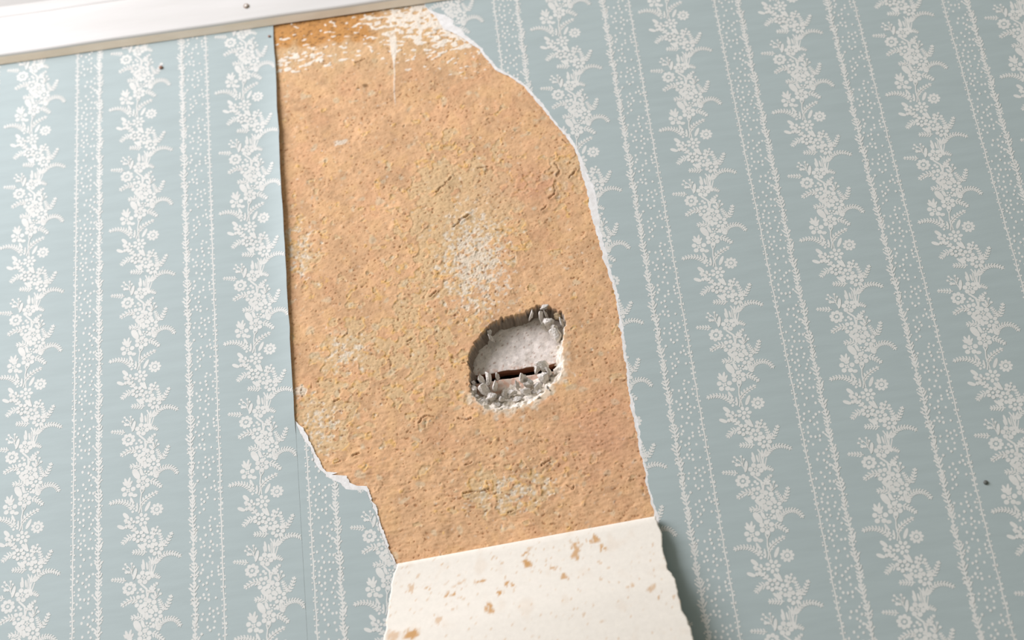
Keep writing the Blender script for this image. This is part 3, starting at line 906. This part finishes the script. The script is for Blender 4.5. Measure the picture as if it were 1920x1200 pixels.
# --- the intact strip on the left
left = bpy.data.objects.new('wallpaper_strip', None)
col.objects.link(left)
left['label'] = 'intact blue wallpaper strip with white flower garlands, left of the bare plaster'
left['category'] = 'wallpaper'
xl = np.concatenate([np.linspace(LX0, SEAM - 0.03, 8), np.linspace(SEAM - 0.0265, SEAM - 0.00006, 16)])
zr_ = list(np.arange(ZB, 2.0, 0.1)) + list(np.arange(2.0, ZT, 0.005)) + [ZT]
xe = lambda z: xl + (0.00035 * jit(z, 66, 0.012) + 0.0006 * math.exp(-((z - 2.302) / 0.003) ** 2)) * (xl > SEAM - 0.002) * (z > 2.03)
blk = [(z, xe(z)) for z in zr_]
sheet([blk], 'backing_paper', OFF_B, M_PAPER, lift, left)
sheet([[(z, x_ - 0.00015 * (x_ > SEAM - 0.0015) * (z > 2.04)) for z, x_ in blk]], 'printed_face', OFF_F, M_BLUE, lift, left)
inL = lambda x, z: np.minimum(SEAM - 0.0005 - x, x - LX0)
g_me = column(GARLAND, Z0)
e_me = column(STRIPE_E, Z0 + 0.021, name='dotted_stripe_print')
o_me = column(STRIPE_O, Z0 + 0.044, name='dotted_stripe_print')
for c in range(-7, 3):
    x0 = c * W
    me = g_me if -7 < c < 2 else column(GARLAND, Z0, inL, x0, lift)
    if me:
        link('garland_print', me, left).location.x = x0
    if c < 2:
        me = (e_me if c % 2 == 0 else o_me) if c > -7 else column(STRIPE_O, Z0 + 0.044, inL, x0, name='dotted_stripe_print')
        if me:
            link('dotted_stripe_print', me, left).location.x = x0

# --- the torn strip on the right, still stuck below the fold and along both sides
torn = bpy.data.objects.new('wallpaper_strip', None)
col.objects.link(torn)
torn['label'] = 'torn blue wallpaper strip with ragged white edges, ripped away over the bare plaster'
torn['category'] = 'wallpaper'
S0 = SEAM + 0.00006
ZF = 1.9225
rz = np.append(np.arange(FOLD_A[1] - 0.0115, 2.4105, 0.0005), 2.4105)


def torn_rows(er, el, dx):
    """right piece, left piece and the whole width below the fold"""
    top = float(er(2.4105))
    right_blk = [(z, np.concatenate([[float(er(z)), float(er(z)) + 0.004], np.linspace(max(float(er(z)) + 0.01, 0.47), RX1, 5)])) for z in rz]
    cap = [(2.4105, np.linspace(top, RX1, 6)), (ZT, np.linspace(top, RX1, 6))]
    lz = np.arange(FOLD_A[1] - 0.0115, ZL_TOP, 0.0005)
    left_blk = [(z, np.array([S0, S0 + 0.5 * max(0.0, float(el(z)) - S0), max(S0 + 0.00001, float(el(z)))])) for z in lz]
    zb = FOLD_A[1] - 0.0115
    mid = np.linspace(S0, RX1, 12)
    low_blk = [(ZB, mid), (zb, mid)]
    return [right_blk, cap, left_blk, low_blk]


sheet(torn_rows(tear_r, tear_l, 0), 'backing_paper', OFF_B, M_PAPER, None, torn)
sheet(torn_rows(face_r, face_l, 0), 'printed_face', OFF_F, M_BLUE, None, torn)


def inT(x, z):
    r_ = np.where(z < 2.4105, x - face_r(z), x - face_r(2.4105))
    l_ = np.where(z < ZL_TOP, face_l(np.minimum(z, ZL_TOP)) - x, -1.0)
    s = np.maximum(np.maximum(r_, l_), FOLD_A[1] - 0.012 - z)
    return np.minimum(s, np.minimum(x - S0, RX1 - x))


DU, DV = -0.0370, 0.8886
zp = Z0 - DV * P
gT = column(GARLAND, zp)
eT = column(STRIPE_E, zp + 0.050, name='dotted_stripe_print')
oT = column(STRIPE_O, zp + 0.083, name='dotted_stripe_print')
for c in range(2, 13):
    x0 = (c + DU) * W
    if c > 2:
        me = gT if 6 <= c < 12 else column(GARLAND, zp, inT, x0)
        if me:
            link('garland_print', me, torn).location.x = x0
    if c < 12:
        tile, ph, sh = (STRIPE_E, zp + 0.050, eT) if c % 2 == 0 else (STRIPE_O, zp + 0.083, oT)
        me = sh if c >= 5 else column(tile, ph, inT, x0, name='dotted_stripe_print')
        if me:
            link('dotted_stripe_print', me, torn).location.x = x0

# --- the peeled piece, folded forward and hanging down with its back to the room
RF = 0.0040
TA = math.tan(math.radians(5.5))
LEN = 0.30
sl = [-0.012, -0.009, -0.006] + [0.0] * 0
prof_f = []                        # (drop below the fold top, stand-off)
for i in range(9):
    a = math.pi * i / 8
    prof_f.append((RF - RF * math.sin(a), OFF_F + 0.0002 + RF * (1 - math.cos(a)), 0))
for dq in np.linspace(0.001, LEN, 190):
    prof_f.append((RF + dq, OFF_F + 0.0002 + 2 * RF + TA * dq + 0.0022 * math.sin(dq * 22) * min(1, dq / 0.05), 1))
fl_d = np.array([b for _, b in FLAP_L] + [0.12, LEN + RF])
fl_x = np.array([a for a, _ in FLAP_L] + [0.2330, 0.205])
fr_d = np.array([b for _, b in FLAP_R] + [0.14, LEN + RF])
fr_x = np.array([a for a, _ in FLAP_R] + [0.464, 0.450])
ncf = 170
fvx, fvc = [], []
for (dq, off, free) in prof_f:
    xa = float(np.interp(dq, fl_d, fl_x)) + float(wob(np.array(dq), 81)) * 0.6
    xb = float(np.interp(dq, fr_d, fr_x)) + float(wob(np.array(dq), 91))
    for j in range(ncf):
        x = xa + (xb - xa) * j / (ncf - 1)
        d2 = dq * (1 + 0.05 * float(jit(x, 95, 0.02)) * max(0, (dq - 0.2) / 0.1)) if free else dq
        bow = 0.0035 * math.sin(math.pi * j / (ncf - 1)) * min(1.0, dq / 0.06) - 0.004 * (j / (ncf - 1) - 0.5) * min(1.0, dq / 0.08) * -1
        fvx.append((x, -(off + bow * (1 if free else 0)), fold_z(x) - d2 + 0.0005))
fvx = np.array(fvx)
nrf = len(prof_f)
dd_ = np.repeat(np.array([p_[0] for p_ in prof_f]), ncf)
fc = np.ones((len(fvx), 3)) * lin(240, 233, 218)
nf = lambda a, b, s: fnoise(nrf, ncf, 1.5, a, b, s).ravel()
stain = np.zeros(len(fvx))
wpx, wpz = 1.1 * nf(4, 20, 311), 1.1 * nf(4, 20, 312)
for (x, dq, ra, rb) in STAINS:
    e = np.hypot(((fvx[:, 0] - x) * 1000 + wpx) / (ra * 0.62), ((dd_ - dq) * 1000 + wpz) / (rb * 0.62))
    stain = np.maximum(stain, smooth(1.25, 0.65, e) * (0.55 + 0.45 * math.sin(x * 900) ** 2))
stain = np.maximum(stain, smooth(1.7, 2.5, nf(2.5, 9, 313)) * 0.5)
stain = np.maximum(stain, smooth(0.8, 2.6, nf(12, 60, 314)) * 0.12)
fc = fc * (1 - stain[:, None]) + lin(206, 160, 106) * stain[:, None]
fq = grid_faces(nrf, ncf, 0, True)   # wound to face the room
back = fvx.copy()
# second skin 0.25 mm behind, carrying the printed side
tang = np.gradient(fvx.reshape(nrf, ncf, 3), axis=0)
nrm = np.stack([np.zeros((nrf, ncf)), tang[..., 2], -tang[..., 1]], -1)
nrm /= np.linalg.norm(nrm, axis=-1, keepdims=True) + 1e-12
back = (fvx.reshape(nrf, ncf, 3) - nrm * 0.00025).reshape(-1, 3)
n1 = len(fvx)
ring = list(range(ncf)) + [r_ * ncf + ncf - 1 for r_ in range(1, nrf)] + [(nrf - 1) * ncf + c for c in range(ncf - 2, -1, -1)] + [r_ * ncf for r_ in range(nrf - 2, 0, -1)]
rim = [(ring[k], ring[(k + 1) % len(ring)], n1 + ring[(k + 1) % len(ring)], n1 + ring[k]) for k in range(len(ring))]
ff_ = np.concatenate([fq, fq[:, ::-1] + n1, np.array(rim)])
fm = np.concatenate([np.zeros(len(fq), int), np.ones(len(fq), int), np.zeros(len(rim), int)])
flap_me = mesh_np('peeled_flap', np.concatenate([fvx, back]), ff_, [M_FLAP, M_BLUE], fm, smooth=True)
set_colour(flap_me, np.clip(np.concatenate([fc, fc]), 0, 0.95))
flap = link('peeled_flap', flap_me, torn)
flap['label'] = 'cream back of the peeled paper, folded down and spotted with ochre plaster stains'


# ------------------------------------------------------------------ nails
def nail(label, x, z, off, r, mat, hole=None):
    e = bpy.data.objects.new('nail', None)
    col.objects.link(e)
    e.location = (x, -off, z)
    e['label'] = label
    e['category'] = 'nail'
    n = 20

    def turned(name, pr, m, dx=0.0, dz=0.0):
        v = [(dx + q_[0] * math.cos(2 * math.pi * i / n), q_[1], dz + q_[0] * math.sin(2 * math.pi * i / n)) for q_ in pr for i in range(n)]
        f = [(a * n + i, a * n + (i + 1) % n, (a + 1) * n + (i + 1) % n, (a + 1) * n + i) for a in range(len(pr) - 1) for i in range(n)]
        return link(name, mesh_np(name, v, f, [m], smooth=True), e)

    if hole:
        turned('countersink', [(r * 1.55, -0.0001), (r * 1.5, -0.00045), (r * 1.05, -0.0003), (r * 0.9, 0.0002)], hole)
    turned('head', [(r, 0.0), (r * 0.98, -r * 0.35), (r * 0.75, -r * 0.6), (r * 0.4, -r * 0.75), (0.00001, -r * 0.8)], mat)
    turned('shank', [(r * 0.45, 0.0), (r * 0.4, 0.010), (0.00001, 0.014)], M_RUST)


nail('painted nail head in the white moulding, above the strip edge', 0.1728, 2.4289, 0.0090, 0.0015, M_PAINTEDNAIL, M_NAILHOLE)
nail('rusty nail head in the wallpaper just under the white moulding', 0.0974, 2.3853, 0.0012, 0.0017, M_RUST)
nail('tiny rusty pin at the top corner of the intact strip', 0.1893, 2.3993, 0.0016, 0.0011, M_RUST)
nail('dark pin low on the torn strip, near the right border', 0.6706, 1.9135, 0.0012, 0.0016, M_DARKNAIL)
